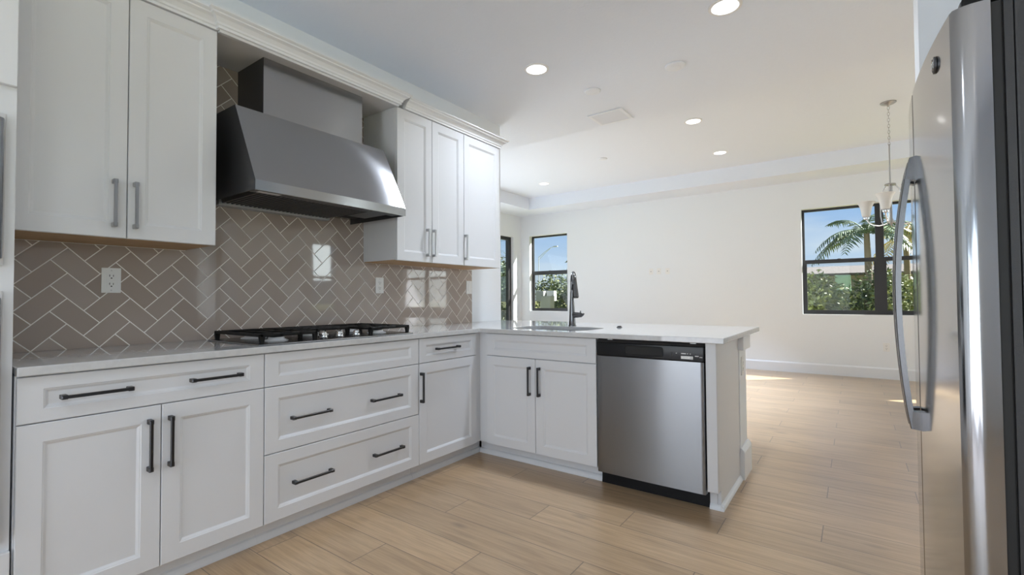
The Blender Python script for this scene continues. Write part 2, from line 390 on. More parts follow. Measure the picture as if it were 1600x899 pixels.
# sliding glass door of the left living-room wall
f = MB(); x0, x1 = XL - .12, XL - .055
f.box(x0, x1, 4.3, 7.90, 2.325, 2.39); f.box(x0, x1, 4.3, 7.90, 0, .05)
for y in (4.3, 6.05, 7.80): f.box(x0, x1, y, y + .10, .05, 2.325)
o = struct(f.build('door_1', M_winframe))
g = MB(); g.box(x0 + .03, x0 + .036, 4.4, 7.80, .05, 2.325); child(g.build('pane', M_glass, o), o)

# unseen side window, added to light the backsplash and base cabinets
f = MB()
f.box(3.99, 4.04, -2.25, .35, .7, .74); f.box(3.99, 4.04, -2.25, .35, 2.26, 2.3)
for y in (-2.25, -.97, .31): f.box(3.99, 4.04, y, y + .04, .74, 2.26)
o = struct(f.build('added_side_window', M_winframe))
g = MB(); g.box(4.01, 4.014, -2.21, .31, .74, 2.26); child(g.build('pane', M_glass, o), o)
# glass door behind the camera
f = MB()
f.box(.06, 2.80, -3.10, -3.04, 2.29, 2.35); f.box(.06, 2.80, -3.10, -3.04, 0, .05)
for x in (.06, 1.40, 2.74): f.box(x, x + .06, -3.10, -3.04, .05, 2.29)
o = struct(f.build('door_2', M_winframe))
g = MB(); g.box(.12, 2.74, -3.073, -3.067, .05, 2.29); child(g.build('pane', M_glass, o), o)

# knee wall carrying the peninsula overhang
m = MB(); m.box(0.0, 2.238, 3.217, 3.43, 0, .884); struct(m.build('wall_peninsula', M_wall))
m = MB()
m.prism([(2.238, 0), (2.262, 0), (2.262, .165), (2.256, .178), (2.244, .192), (2.238, .192)], 'y', 3.205, 3.446)
m.box(2.212, 2.238, 3.205, 3.217, 0, .165)
struct(m.build('baseboard_peninsula', M_trim))
m = MB(); m.box(2.228, 2.266, 3.203, 3.44, .795, .884, .003); struct(m.build('trim_1', M_trim))

# ------------------------------------------------------------------ backsplash: herringbone tiles as one mesh on a grout bed
def clip(poly, axis, lim, keep_less):
    out = []
    for i, p in enumerate(poly):
        q = poly[(i + 1) % len(poly)]
        ip = (p[axis] <= lim) if keep_less else (p[axis] >= lim); iq = (q[axis] <= lim) if keep_less else (q[axis] >= lim)
        if ip: out.append(p)
        if ip != iq:
            t = (lim - p[axis]) / (q[axis] - p[axis]); out.append((p[0] + t * (q[0] - p[0]), p[1] + t * (q[1] - p[1])))
    return out
def backsplash():
    root = thing('tile_backsplash', 'glossy taupe herringbone tile backsplash with pale grout on the kitchen wall', 'backsplash', (0, 1.8, .914))
    zones = [(0.302, 0.997, .914, 1.386), (0.997, 2.0986, .914, 2.42), (2.0986, 3.272, .914, 1.386)]
    g = MB()
    for (a, b, c, d) in zones: g.box(0.0005, .0092, a, b, c, d)
    g.build('grout', M_grout, root)
    S = 0.0561; O = (0.487, 1.307); gp = .0021 / .0793
    Y0, YA, YB, Y1, Z0, ZM, ZT_ = .302, .997, 2.0986, 3.272, .914, 1.386, 2.42
    t = MB()
    def put(p):
        cy = sum(q[0] for q in p) / len(p); cz = sum(q[1] for q in p) / len(p)
        ins = []
        for q in p:
            dv = Vector((cy - q[0], cz - q[1])); l = dv.length
            ins.append((q[0] + dv.x / l * .0016, q[1] + dv.y / l * .0016) if l > .004 else q)
        r0 = [t.bm.verts.new((.009, *q)) for q in p]; r1 = [t.bm.verts.new((.0096, *q)) for q in p]; r2 = [t.bm.verts.new((.0100, *q)) for q in ins]
        n = len(p)
        for A, B in ((r0, r1), (r1, r2)):
            for q in range(n): t.bm.faces.new((A[q], A[(q + 1) % n], B[(q + 1) % n], B[q]))
        t.bm.faces.new(r2)
    def cut(p, lims):
        for ax, lim, less in lims:
            p = clip(p, ax, lim, less)
            if len(p) < 3: return None
        return p
    for i in range(-14, 80):
        for j in range(-80, 40):
            d = (i - j) % 4
            if d == 3: rect = (i, i + 2, j, j + 1)
            elif d == 2: rect = (i, i + 1, j, j + 2)
            else: continue
            rect = (rect[0] + gp, rect[1] - gp, rect[2] + gp, rect[3] - gp)
            p = [(rect[0], rect[2]), (rect[1], rect[2]), (rect[1], rect[3]), (rect[0], rect[3])]
            p = [(O[0] + (a - b) * S, O[1] + (a + b) * S) for a, b in p]
            ys = [q[0] for q in p]; zs = [q[1] for q in p]
            base = [(0, Y0, False), (0, Y1, True), (1, Z0, False), (1, ZT_, True)]
            if max(zs) <= ZM or (min(ys) >= YA and max(ys) <= YB): pieces = [cut(p, base)]
            elif max(ys) <= YA or min(ys) >= YB: pieces = [cut(p, base + [(1, ZM - .002, True)])]
            else: pieces = [cut(p, base + [(0, YA, False), (0, YB, True)]), cut(p, base + [(1, ZM - .002, True), (0, YA, True)]), cut(p, base + [(1, ZM - .002, True), (0, YB, False)])]
            for q in pieces:
                if q: put(q)
    t.build('tiles', M_tile, root)
backsplash()

# ------------------------------------------------------------------ cabinets
def front(m, fr, a0, a1, b0, b1, stile=.06, rail=.06, t=.02, flat=False):
    """framed, recessed-panel front. fr = (origin, A, B, N): A across, B up, N outwards"""
    o, A, B, Nn = fr
    def P(a, b, n): return o + A * a + B * b + Nn * n
    def ring(ia, ib, n): return [P(a0 + ia, b0 + ib, n), P(a1 - ia, b0 + ib, n), P(a1 - ia, b1 - ib, n), P(a0 + ia, b1 - ib, n)]
    rings = [ring(0, 0, 0), ring(0, 0, t - .0022), ring(.0022, .0022, t)]
    rings += [ring(stile, rail, t), ring(stile + .0025, rail + .0025, t - .0025), ring(stile + .005, rail + .005, t - .003), ring(stile + .0125, rail + .0125, t - .0085), ring(stile + .0145, rail + .0145, t - .009)]
    m.loft(rings)
FX = lambda x: (Vector((x, 0, 0)), Vector((0, 1, 0)), Vector((0, 0, 1)), Vector((1, 0, 0)))
FY = lambda y: (Vector((0, y, 0)), Vector((1, 0, 0)), Vector((0, 0, 1)), Vector((0, -1, 0)))
def pull(parent, fr, ca, cb, length, vertical, material, label=None):
    o, A, B, Nn = fr; m = MB()
    def bx(a0, a1, b0, b1, n0, n1, bev):
        p = o + A * a0 + B * b0 + Nn * n0; q = o + A * a1 + B * b1 + Nn * n1
        m.box(min(p.x, q.x), max(p.x, q.x), min(p.y, q.y), max(p.y, q.y), min(p.z, q.z), max(p.z, q.z), bev, 1)
    h = length / 2; w = .0055
    for s in (-1, 1):
        c = s * (h - .009)
        if vertical: bx(ca - .0075, ca + .0075, cb + c - .009, cb + c + .009, .0205, .052, .0015)
        else: bx(ca + c - .009, ca + c + .009, cb - .0075, cb + .0075, .0205, .052, .0015)
    if vertical: bx(ca - w, ca + w, cb - h + .002, cb + h - .002, .043, .054, .0015)
    else: bx(ca - h + .002, ca + h - .002, cb - w, cb + w, .043, .054, .0015)
    return m.build('handle', material, parent)
XF = 0.6125        # face-frame plane of the base run
def fpart(root, name, fr, a0, a1, b0, b1, stile, rail, pulls=(), hm=None):
    m = MB(); front(m, fr, a0, a1, b0, b1, stile, rail); o = m.build(name, M_cab, root)
    for (a, b, ln, v) in pulls: pull(o, fr, a, b, ln, v, hm or M_darkened)
    return o
G = .0016
F_ = FX(XF)
def kick(root, fr_axis, a0, a1):
    m = MB()
    if fr_axis == 'x':
        m.box(.53, .553, a0, a1, 0, .1)
        m.prism([(.553, 0), (.573, 0), (.5725, .008), (.568, .02), (.563, .029), (.553, .034)], 'y', a0, a1)
    else:
        m.box(a0, a1, 2.718, 2.74, 0, .1)
        m.prism([(2.718, 0), (2.694, 0), (2.6945, .008), (2.70, .02), (2.706, .029), (2.718, .034)], 'x', a0, a1)
    m.build('toe_kick', M_cab, root)
ZB, Z1, Z2, ZTOP = .101, .722, .726, .878
# 1 left base: wide drawer over two doors
r = thing('base_cabinet', 'white base cabinet with one wide drawer over two doors, beside the oven tower', 'cabinet', (.3, .70, 0))
m = MB(); m.box(.012, XF, .303, 1.095, .1, .883); m.build('body', M_cab, r)
fpart(r, 'drawer', F_, .306, 1.0945, Z2, ZTOP, .062, .042, [(.506, .802, .2, False), (.893, .802, .2, False)])
fpart(r, 'door', F_, .306, .6990, ZB, Z1, .062, .062, [(.66, .576, .196, True)])
fpart(r, 'door', F_, .7022, 1.0945, ZB, Z1, .062, .062, [(.728, .577, .196, True)])
kick(r, 'x', .303, 1.096)
# 2 drawer bank under the cooktop
r = thing('drawer_cabinet', 'white cabinet of three wide drawer fronts under the gas cooktop', 'cabinet', (.3, 1.57, 0))
m = MB(); m.box(.012, XF, 1.0965, 2.042, .1, .883); m.build('body', M_cab, r)
fpart(r, 'false_front', F_, 1.0985, 2.0405, Z2, ZTOP, .062, .042)
fpart(r, 'drawer', F_, 1.0985, 2.0405, .4165, Z1, .062, .055, [(1.323, .563, .212, False), (1.784, .563, .212, False)])
fpart(r, 'drawer', F_, 1.0985, 2.0445, ZB, .4125, .062, .055, [(1.333, .256, .212, False), (1.800, .256, .212, False)])
kick(r, 'x', 1.0965, 2.0445)
# 3 corner base: one small drawer over one door, with filler
r = thing('base_cabinet', 'white narrow base cabinet with one small drawer over one door, in the inner corner', 'cabinet', (.3, 2.35, 0))
m = MB(); m.box(.012, XF, 2.0465, 2.652, .1, .883); m.build('body', M_cab, r)
fpart(r, 'drawer', F_, 2.0465, 2.595, Z2, ZTOP, .055, .042, [(2.29, .805, .215, False)])
fpart(r, 'door', F_, 2.0465, 2.595, ZB, Z1, .060, .060, [(2.056, .577, .186, True)])
m = MB(); m.box(XF, XF + .004, 2.597, 2.652, .1, .883); m.build('filler', M_cab, r)
kick(r, 'x', 2.0465, 2.718)
# 4 sink base in the peninsula
YFp = 2.652; FP = FY(YFp)
r = thing('sink_base_cabinet', 'white sink base cabinet with plain false front over two doors, beside the dishwasher', 'cabinet', (1.1, 2.93, 0))
m = MB(); m.box(XF + .004, 1.549, YFp, YFp + .03, .1, .883); m.box(XF + .004, .75, YFp + .03, 3.21, .1, .66); m.box(1.47, 1.549, YFp + .03, 3.21, .1, .66); m.build('body', M_cab, r)
fpart(r, 'false_front', FP, .692, 1.547, Z2, ZTOP, .062, .042)
fpart(r, 'door', FP, .692, 1.1035, ZB, Z1, .060, .060, [(1.065, .576, .19, True)])
fpart(r, 'door', FP, 1.1067, 1.547, ZB, Z1, .060, .060, [(1.141, .577, .19, True)])
kick(r, 'y', .573, 1.549)
# 5 end panel of the peninsula
r = thing('end_panel', 'white peninsula end panel with front stile and toe notch, beside the dishwasher', 'panel', (2.2, 2.93, 0))
m = MB(); m.prism([(2.652, .102), (3.2165, .102), (3.2165, .8835), (2.652, .8835)], 'x', 2.2155, 2.2335); m.box(2.2155, 2.2335, 2.70, 3.2165, .002, .102); m.build('side_board', M_cab, r)
m = MB(); m.box(2.1795, 2.2335, 2.634, 2.652, .102, .8835, .002, 1); m.build('stile', M_cab, r)
m = MB(); m.box(2.1795, 2.2155, 2.69, 2.72, .0, .102); m.build('toe_block', M_cab, r)
m = MB(); m.prism([(2.2335, 0), (2.2515, 0), (2.251, .006), (2.247, .016), (2.241, .023), (2.2335, .027)], 'y', 2.672, 3.204)
m.prism([(2.69, 0), (2.672, 0), (2.6725, .006), (2.677, .016), (2.683, .023), (2.69, .027)], 'x', 2.1795, 2.2515); m.build('shoe_moulding', M_trim, r)

# oven tower at the far left
r = thing('oven_tower_cabinet', 'tall white oven tower cabinet cut by the left border of the photo', 'cabinet', (.3, -.05, 0))
m = MB(); m.box(.012, .615, -.45, .297, .1, 2.42); m.build('body', M_cab, r)
FT = FX(.615)
fpart(r, 'door', FT, -.447, .2955, 1.823, 2.405, .062, .062)
fpart(r, 'drawer', FT, -.447, .2965, .105, .331, .062, .055)
m = MB(); m.box(.53, .553, -.45, .297, 0, .1); m.build('toe_kick', M_cab, r)
def appliance(name, label, z0, z1):
    r = thing(name, label, 'oven', (.6, -.07, z0))
    m = MB(); m.box(.6155, .628, -.41, .272, z0, z1, .003); m.build('trim_frame', M_label, r)
    m = MB(); m.box(.6285, .655, -.40, .266, z0 + .02, z1 - .02, .008, 3); d = m.build('door', M_steel, r)
    m = MB(); m.box(.6555, .6575, -.32, .18, z0 + .09, z1 - .13); m.build('glass', M_gloss_black, d)
    m = MB(); m.tube([(.656, -.35, z1 - .075), (.69, -.35, z1 - .075), (.69, .21, z1 - .075), (.656, .21, z1 - .075)], .009, 8); m.build('handle', M_nickel, d)
appliance('microwave_oven', 'stainless built-in microwave edge high in the oven tower', 1.24, 1.73)
appliance('wall_oven', 'stainless built-in wall oven edge below the microwave in the oven tower', .36, 1.16)

# upper cabinets
XU = .346; FU = FX(XU); ZU0, ZU1 = 1.387, 2.4205
def crown(m, path_x, z0, y0, y1, ret0, ret1, h=.072, proj=.066):
    prof = [(0, 0), (.012, 0), (.012, .012), (.018, .016), (.020, .026), (.034, .042), (.050, .050), (.052, .056), (proj - .006, .060), (proj, .064), (proj, h)]
    rings = []
    for (d, z) in prof: 
        a = []
        if ret0: a.append((.0, y0 - d, z0 + z))
        a.append((path_x + d, y0 - (d if ret0 else 0), z0 + z)); a.append((path_x + d, y1 + (d if ret1 else 0), z0 + z))
        if ret1: a.append((.0, y1 + d, z0 + z))
        rings.append(a)
    m.loft(rings, closed=False, cap=False)
    top = rings[-1]
    m.quad([(0.0, top[0][1], z0 + h), top[1] if ret0 else top[0], top[2] if ret0 else top[1], (0.0, top[-1][1], z0 + h)])
    m.quad([(0.0, y0, z0), (path_x, y0, z0), (path_x, y1, z0), (0.0, y1, z0)])
    # ends that butt a neighbour are closed
    if not ret0: m.bm.faces.new([m.bm.verts.new((path_x + d, y0, z0 + z)) for d, z in prof] + [m.bm.verts.new((0, y0, z0 + h)), m.bm.verts.new((0, y0, z0))])
    if not ret1: m.bm.faces.new([m.bm.verts.new((path_x + d, y1, z0 + z)) for d, z in prof] + [m.bm.verts.new((0, y1, z0 + h)), m.bm.verts.new((0, y1, z0))])
def upper(label, y0, y1, doors, hm):
    r = thing('wall_cabinet', label, 'cabinet', (.17, (y0 + y1) / 2, ZU0))
    m = MB(); m.box(.0, XU - .001, y0, y1, ZU0 + .004, ZU1); m.build('body', M_cab, r)
    m = MB(); m.box(.0105, XU - .004, y0 + .006, y1 - .006, ZU0 - .0005, ZU0 + .0035); o = m.build('underside', M_raw, r); o['label'] = 'bare wood underside board'
    for (a, b, hy) in doors: fpart(r, 'door', FU, a, b, ZU0, ZU1 - .003, .060, .062, [(hy, 1.527, .196, True)], hm)
    return r
r = upper('tall white two-door wall cabinet between the oven tower and the hood', .302, .9965, [(.304, .6545, .611), (.6580, .9955, .681)], M_nickel)
m = MB(); crown(m, XU + .016, 2.4215, .302, .9965, False, False); m.build('crown', M_trim, r)
upper('white two-door wall cabinet right of the range hood', 2.0986, 2.7665, [(2.1005, 2.4215, 2.368), (2.4245, 2.7655, 2.431)], M_nickel)
upper('white single-door wall cabinet at the end of the run near the window', 2.768, 3.2255, [(2.769, 3.2245, 2.774)], M_nickel)
m = MB(); crown(m, XU + .016, 2.4215, 2.1665, 3.2258, False, True)
tag(m.build('crown_moulding', M_trim), 'white crown moulding on top of the wall cabinets right of the hood', 'moulding')
# bridge over the hood
r = thing('hood_valance', 'white bridging box with crown above the range hood', 'valance', (.19, 1.55, 2.4215))
m = MB(); m.box(.001, .384, .9985, 2.0975, 2.4215, 2.4300); m.build('soffit_board', M_cab, r)
m = MB(); m.box(.366, .386, .9985, 2.0975, 2.4115, 2.4500); m.build('front_rail', M_cab, r)
m = MB(); crown(m, .388, 2.424, .998, 2.098, True, True); m.build('crown', M_trim, r)

# ------------------------------------------------------------------ countertop with sink cut-out, sink, tap
CT0, CT1 = .884, .914; XCF, YCF, XCE, YCE = .6527, 2.601, 2.2782, 3.7366
sk = (.80, 1.41, 2.715, 3.12)
def rrect(x0, x1, y0, y1, r, n=6):
    pts = []
    for (cx, cy, a) in ((x1 - r, y1 - r, 0), (x0 + r, y1 - r, PI / 2), (x0 + r, y0 + r, PI), (x1 - r, y0 + r, 3 * PI / 2)):
        for k in range(n + 1): pts.append((cx + r * math.cos(a + k * PI / 2 / n), cy + r * math.sin(a + k * PI / 2 / n)))
    return pts
def countertop():
    bm = bmesh.new()
    outer = [(.0115, .303), (XCF, .303), (XCF, YCF), (XCE, YCF), (XCE, YCE), (.0005, YCE), (.0005, 3.2725), (.0115, 3.2725)]
    inner = rrect(*sk, .11)
    ov = [bm.verts.new((*p, CT1)) for p in outer]; iv = [bm.verts.new((*p, CT1)) for p in inner]
    es = [bm.edges.new((v[i], v[(i + 1) % len(v)])) for v in (ov, iv) for i in range(len(v))]
    bmesh.ops.triangle_fill(bm, use_beauty=True, use_dissolve=False, edges=es)
    bad = [f for f in bm.faces if (lambda c: sk[0] < c.x < sk[1] and sk[2] < c.y < sk[3] and all(v in iv for v in f.verts))(f.calc_center_median())]
    bmesh.ops.delete(bm, geom=bad, context='FACES_ONLY')
    top = bm.faces[:]
    ex = bmesh.ops.extrude_face_region(bm, geom=top)
    for v in [g for g in ex['geom'] if isinstance(g, bmesh.types.BMVert)]: v.co.z = CT0
    m = MB(); m.bm.free(); m.bm = bm
    o = m.build('countertop', M_quartz)
    md = o.modifiers.new('bevel', 'BEVEL'); md.width = .003; md.segments = 2; md.limit_method = 'ANGLE'; md.angle_limit = math.radians(50)
    tag(o, 'white quartz countertop running along the wall and over the peninsula', 'countertop')
countertop()
r = thing('kitchen_sink', 'undermount stainless sink set into the peninsula countertop below the tap', 'sink', (1.1, 2.92, .69))
m = MB(); x0, x1, y0, y1 = sk
rings = [[(*p, CT0 - .0005) for p in rrect(x0 - .02, x1 + .02, y0 - .02, y1 + .02, .12)], [(*p, CT0 - .0005) for p in rrect(x0 + .0, x1 - .0, y0, y1, .11)],
         [(*p, .70) for p in rrect(x0 + .008, x1 - .008, y0 + .008, y1 - .008, .10)], [(*p, .685) for p in rrect(x0 + .03, x1 - .03, y0 + .03, y1 - .03, .08)]]
m.loft(rings, True, False); m.bm.faces.new([m.bm.verts.new(p) for p in rings[-1]]); m.build('basin', M_sink, r, 40)
m = MB(); m.lathe([(.045, .686), (.045, .688), (.03, .6875), (.03, .686)], (1.1, 2.95, 0)); m.build('drain', M_chrome, r, 40)
def faucet():
    r = thing('kitchen_faucet', 'tall gooseneck pull-down steel tap standing behind the sink', 'tap', (1.095, 3.165, CT1))
    M_f = mat('spot_resist_steel', (0.17, 0.17, 0.175), 0.22, 1.0)
    bx, by = 1.095, 3.165
    m = MB(); m.lathe([(.030, CT1 + .0003), (.030, CT1 + .006), (.027, CT1 + .012), (.024, CT1 + .05), (.021, CT1 + .12), (.0165, CT1 + .2), (.014, CT1 + .26)], (bx, by, 0), 20); m.build('body', M_f, r, 50)
    d = Vector((.62, -.785, 0)); pts = []; R = .066
    top = CT1 + .33
    pts.append(Vector((bx, by, CT1 + .25)))
    for k in range(0, 13):
        a = PI - k / 12 * PI * .93
        pts.append(Vector((bx, by, top)) + d * (R + R * math.cos(a)) + Vector((0, 0, R * 1.05 * math.sin(a))))
    m = MB(); m.tube(pts, [.0125] * len(pts), 14); m.build('spout', M_f, r, 60)
    e0 = pts[-1]; dr = (pts[-1] - pts[-2]).normalized()
    dr = (dr + Vector((0, 0, -1))).normalized()
    m = MB(); m.tube([e0, e0 + dr * .02, e0 + dr * .06, e0 + dr * .105, e0 + dr * .128], [.0130, .0145, .0185, .0235, .0245], 16); h = m.build('spray_head', M_f, r, 50)
    m = MB(); m.tube([e0 + dr * .1283, e0 + dr * .134], [.0225, .021], 16); m.build('nozzle', M_black, h)
    q = e0 + dr * .06; sd = Vector((-d.y, d.x, 0))
    m = MB(); m.tube([e0 + dr * .035 - sd * .0185, e0 + dr * .075 - sd * .022], [.006, .006], 8); m.build('button', M_black, h)
    m = MB(); zz = CT1 + .085
    m.tube([(bx + .012, by, zz), (bx + .05, by, zz), (bx + .078, by, zz)], [.022, .021, .017], 14)
    m.tube([(bx + .074, by, zz), (bx + .092, by - .006, zz + .003), (bx + .105, by - .012, zz + .010)], [.017, .010, .006], 10)
    m.tube([(bx + .068, by, zz + .012), (bx + .072, by, zz + .032)], [.006, .004], 8)
    m.build('lever', M_f, r, 50)
faucet()
m = MB(); m.lathe([(.020, CT1), (.020, CT1 + .003), (.014, CT1 + .007), (.013, CT1 + .011), (.0005, CT1 + .012)], (1.462, 3.19, 0), 20)
tag(m.build('sink_hole_cover', M_darkened, None, 40), 'small round metal cap on the countertop right of the sink', 'cap')

# ------------------------------------------------------------------ cooktop
def cooktop():
    r = thing('gas_cooktop', 'black iron-grated gas cooktop with steel knobs set in the countertop under the hood', 'cooktop', (.34, 1.55, CT1))
    x0, x1, y0, y1 = .075, .618, 1.078, 2.012; z = CT1
    m = MB(); m.box(x0, x1, y0, y1, z + .0003, z + .007, .003); m.build('tray', M_steel, r)
    m = MB(); m.box(x0 + .015, x1 - .012, y0 + .012, y1 - .012, z + .0072, z + .0082); m.build('glass_top', M_gloss_black, r)
    bz = z + .0083
    for (bx, by, br) in ((.21, 1.25, .045), (.47, 1.235, .038), (.30, 1.545, .06), (.21, 1.84, .045), (.47, 1.85, .038)):
        m = MB(); m.lathe([(br + .018, bz), (br + .018, bz + .004), (br, bz + .009), (br, bz + .017), (br - .004, bz + .019)], (bx, by, 0), 24); b = m.build('burner', M_label, r, 40)
        m = MB(); m.lathe([(br - .006, bz + .0192), (br - .004, bz + .022), (br - .006, bz + .027), (0.001, bz + .028)], (bx, by, 0), 24); m.build('burner_cap', M_iron, b, 40)
    gz0, gz1 = z + .038, z + .052
    def grate(xa, xb, ya, yb, fingers_y, cut=False):
        m = MB(); w = .0075
        for x in (xa, xb - 2 * w): m.box(x, x + 2 * w, ya, yb, gz0, gz1, .002, 1)
        for y in (ya, yb - 2 * w): m.box(xa, xb, y, y + 2 * w, gz0, gz1, .002, 1)
        mid = (xa + xb) / 2
        m.box(mid - w, mid + w, ya, yb, gz0, gz1, .002, 1)
        for y in fingers_y: m.box(xa, xb, y - w, y + w, gz0 + .001, gz1, .002, 1)
        for x in (xa + .07, xb - .09):
            m.box(x, x + .012, ya, yb, gz0 + .002, gz1, .002, 1)
        for x in (xa, xb - .018):
            for y in (ya, yb - .022):
                b = bmesh.new(); bmesh.ops.create_cube(b, size=1)
                for v in b.verts:
                    k = .72 if v.co.z < 0 else 1.0
                    v.co = Vector((x + .009 + v.co.x * .018 * k, y + .011 + v.co.y * .024 * k, z + .0083 + (v.co.z + .5) * (gz0 - z - .0083 + .003)))
                m.merge(b)
        m.build('grate', M_iron, r)
    grate(.10, .583, 1.100, 1.392, (1.20, 1.30))
    grate(.10, .400, 1.396, 1.712, (1.50, 1.60))
    grate(.10, .583, 1.716, 2.010, (1.81, 1.91))
    kz = bz
    for (kx, ky) in ((.535, 1.455), (.450, 1.500), (.535, 1.552), (.450, 1.612), (.535, 1.660)):
        m = MB(); m.lathe([(.022, kz), (.0225, kz + .003), (.019, kz + .006), (.0175, kz + .026), (.015, kz + .029), (.0005, kz + .0295)], (kx, ky, 0), 20)
        m.box(kx - .019, kx + .019, ky - .004, ky + .004, kz + .010, kz + .034, .002, 1)
        m.build('knob', M_chrome, r, 40)
cooktop()

# ------------------------------------------------------------------ range hood
def hood():
    y0, y1 = 1.0775, 1.990
    r = thing('range_hood', 'large stainless canopy range hood with square chimney above the cooktop', 'range hood', (.28, 1.53, 1.64))
    prof = [(.0105, 1.70), (.0105, 2.093), (.365, 2.093), (.572, 1.691), (.572, 1.643), (.545, 1.643), (.545, 1.66), (.06, 1.665), (.06, 1.643), (.0105, 1.643)]
    prof = [(.0105, 1.675), (.0105, 2.093), (.365, 2.093), (.572, 1.691), (.572, 1.643), (.560, 1.643), (.560, 1.675)]
    m = MB(); m.prism(prof, 'y', y0 + .0012, y1 - .0012); m.build('canopy', M_steel, r)
    m = MB()
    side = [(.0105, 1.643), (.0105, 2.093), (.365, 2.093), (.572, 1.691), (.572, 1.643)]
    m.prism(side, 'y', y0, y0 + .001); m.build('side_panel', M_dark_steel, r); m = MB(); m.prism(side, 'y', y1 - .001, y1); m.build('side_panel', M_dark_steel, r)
    # underside: front control strip, baffles, drip rail
    m = MB(); m.box(.470, .559, y0 + .02, y1 - .02, 1.650, 1.6745); m.build('control_strip', M_darkened, r)
    m = MB(); m.box(.0106, .075, y0 + .05, y1 - .20, 1.640, 1.6745, .003); m.build('drip_rail', M_galv, r)
    m = MB(); n = 27; a0, a1 = y0 + .06, y1 - .21
    for k in range(n):
        y = a0 + (a1 - a0) * k / n
        m.prism([(y, 1.671), (y + .003, 1.650), (y + .010, 1.650), (y + .007, 1.671)], 'x', .078, .468)
    m.build('baffle_filter', mat('baffle_steel', (0.13, 0.13, 0.135), 0.4, 0.7), r)
    m = MB(); m.box(.076, .469, y0 + .03, y1 - .03, 1.672, 1.6745); m.build('filter_back', M_gap, r)
    m = MB(); m.box(.25, .468, y1 - .20, y1 - .06, 1.652, 1.6715, .004); m.build('filter_handle', M_dark_steel, r)
    m = MB(); m.box(.488, .52, y0 + .045, y0 + .155, 1.6485, 1.6497); m.build('rating_plate', M_label, r)
    for k, y in enumerate((1.62, 1.645, 1.67, 1.695)):
        m = MB(); m.box(.520, .535, y, y + .016, 1.648, 1.6498, .001, 1); m.build('button', M_black, r)
    m = MB(); m.lathe([(.008, 1.645), (.008, 1.6498)], (.535, 1.76, 0), 14); m.build('dial', M_black, r)
    m = MB(); m.box(.0105, .298, 1.2495, 1.872, 2.0932, 2.421); c = m.build('chimney', M_steel, r)
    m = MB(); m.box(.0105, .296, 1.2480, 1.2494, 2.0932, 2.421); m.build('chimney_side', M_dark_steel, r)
hood()

# ------------------------------------------------------------------ dishwasher
def dishwasher():
    r = thing('dishwasher', 'stainless dishwasher with black control panel in the peninsula', 'dishwasher', (1.86, 2.9, 0))
    x0, x1 = 1.5535, 2.1735; yf = 2.628
    m = MB(); m.box(x0 + .002, 2.1745, 2.68, 3.2, .11, .880); m.build('tub', M_black, r)
    bm = bmesh.new(); nx, nz_ = 24, 2; zs = (.084, .7785)
    m = MB(); m.bm.free(); m.bm = bm
    pts = [(x0, 2.68)] + [(x0, yf + .006), (x0 + .0015, yf + .002), (x0 + .005, yf)] + [(x0 + .005 + (x1 - x0 - .01) * k / 20, yf - .004 * math.sin(PI * k / 20)) for k in range(1, 20)] + [(x1 - .005, yf), (x1 - .0015, yf + .002), (x1, yf + .006), (x1, 2.68)]
    m.loft([[(x, y, zs[0]) for x, y in pts], [(x, y, zs[1]) for x, y in pts]]); m.build('door', M_steel_dw, r, 30)
    m = MB(); m.box(x0, x1 + .001, yf - .001, 2.68, .7795, .862, .006, 3); p = m.build('control_panel', M_gloss_black, r, 40)
    m = MB(); m.prism([(yf + .004, .862), (yf + .012, .874), (2.68, .874), (2.68, .862)], 'x', x0, x1); m.build('top_rail', M_dark_steel, r)
    # pocket handle: a raised rim around a dark recess
    m = MB(); xa, xb, za, zb = 1.735, 1.955, .797, .846
    rg = lambda o, y: [(x, y, z) for x, z in rrect(xa - o, xb + o, za - o, zb + o, .012 + o, 4)]
    m.loft([rg(.004, yf - .001), rg(.003, yf - .004), rg(0, yf - .004), rg(-.002, yf - .0015)], True, False); h = m.build('handle_rim', M_black, p)
    m = MB(); m.loft([rg(-.002, yf - .0014), rg(-.003, yf - .0017)]); m.build('handle_pocket', M_gap, p)
    def chip(xa, xb, za, zb, mm, nm): m = MB(); m.box(xa, xb, yf - .0022, yf - .0011, za, zb); return m.build(nm, mm, p)
    o = chip(2.055, 2.118, .792, .808, M_white_plastic, 'sticker'); o['label'] = 'small white sticker'
    m = MB(); m.box(2.102, 2.116, yf - .0027, yf - .0023, .794, .806); m.box(2.066, 2.092, yf - .0027, yf - .0023, .799, .801); m.build('print', M_label, o)
    chip(2.056, 2.082, .818, .824, M_label, 'legend'); chip(2.128, 2.148, .808, .813, M_label, 'legend')
    for x in (1.998, 2.006): chip(x, x + .004, .802, .826, M_slot, 'indicator')
    for x in (2.09, 2.104, 2.03, 2.155, 2.163):
        m = MB(); m.lathe([(.003, yf - .0018), (.003, yf - .0011)], (x, 0, .821 if x < 2.12 else .806), 10, 'y'); m.build('button', M_label, p)
    m = MB(); m.box(x0, 2.1785, 2.69, 2.71, .0, .108); m.build('kick_plate', M_black, r)
    m = MB(); m.box(2.1742, 2.1785, 2.660, 2.69, .1, .88); m.box(x0, 2.1785, 2.655, 2.69, .8745, .8835); m.build('side_gap', M_gap, r)
    for x in (1.62, 2.10):
        m = MB(); m.box(x, x + .03, 2.642, 2.66, .8745, .8795); m.build('mount_bracket', M_galv, r)
dishwasher()

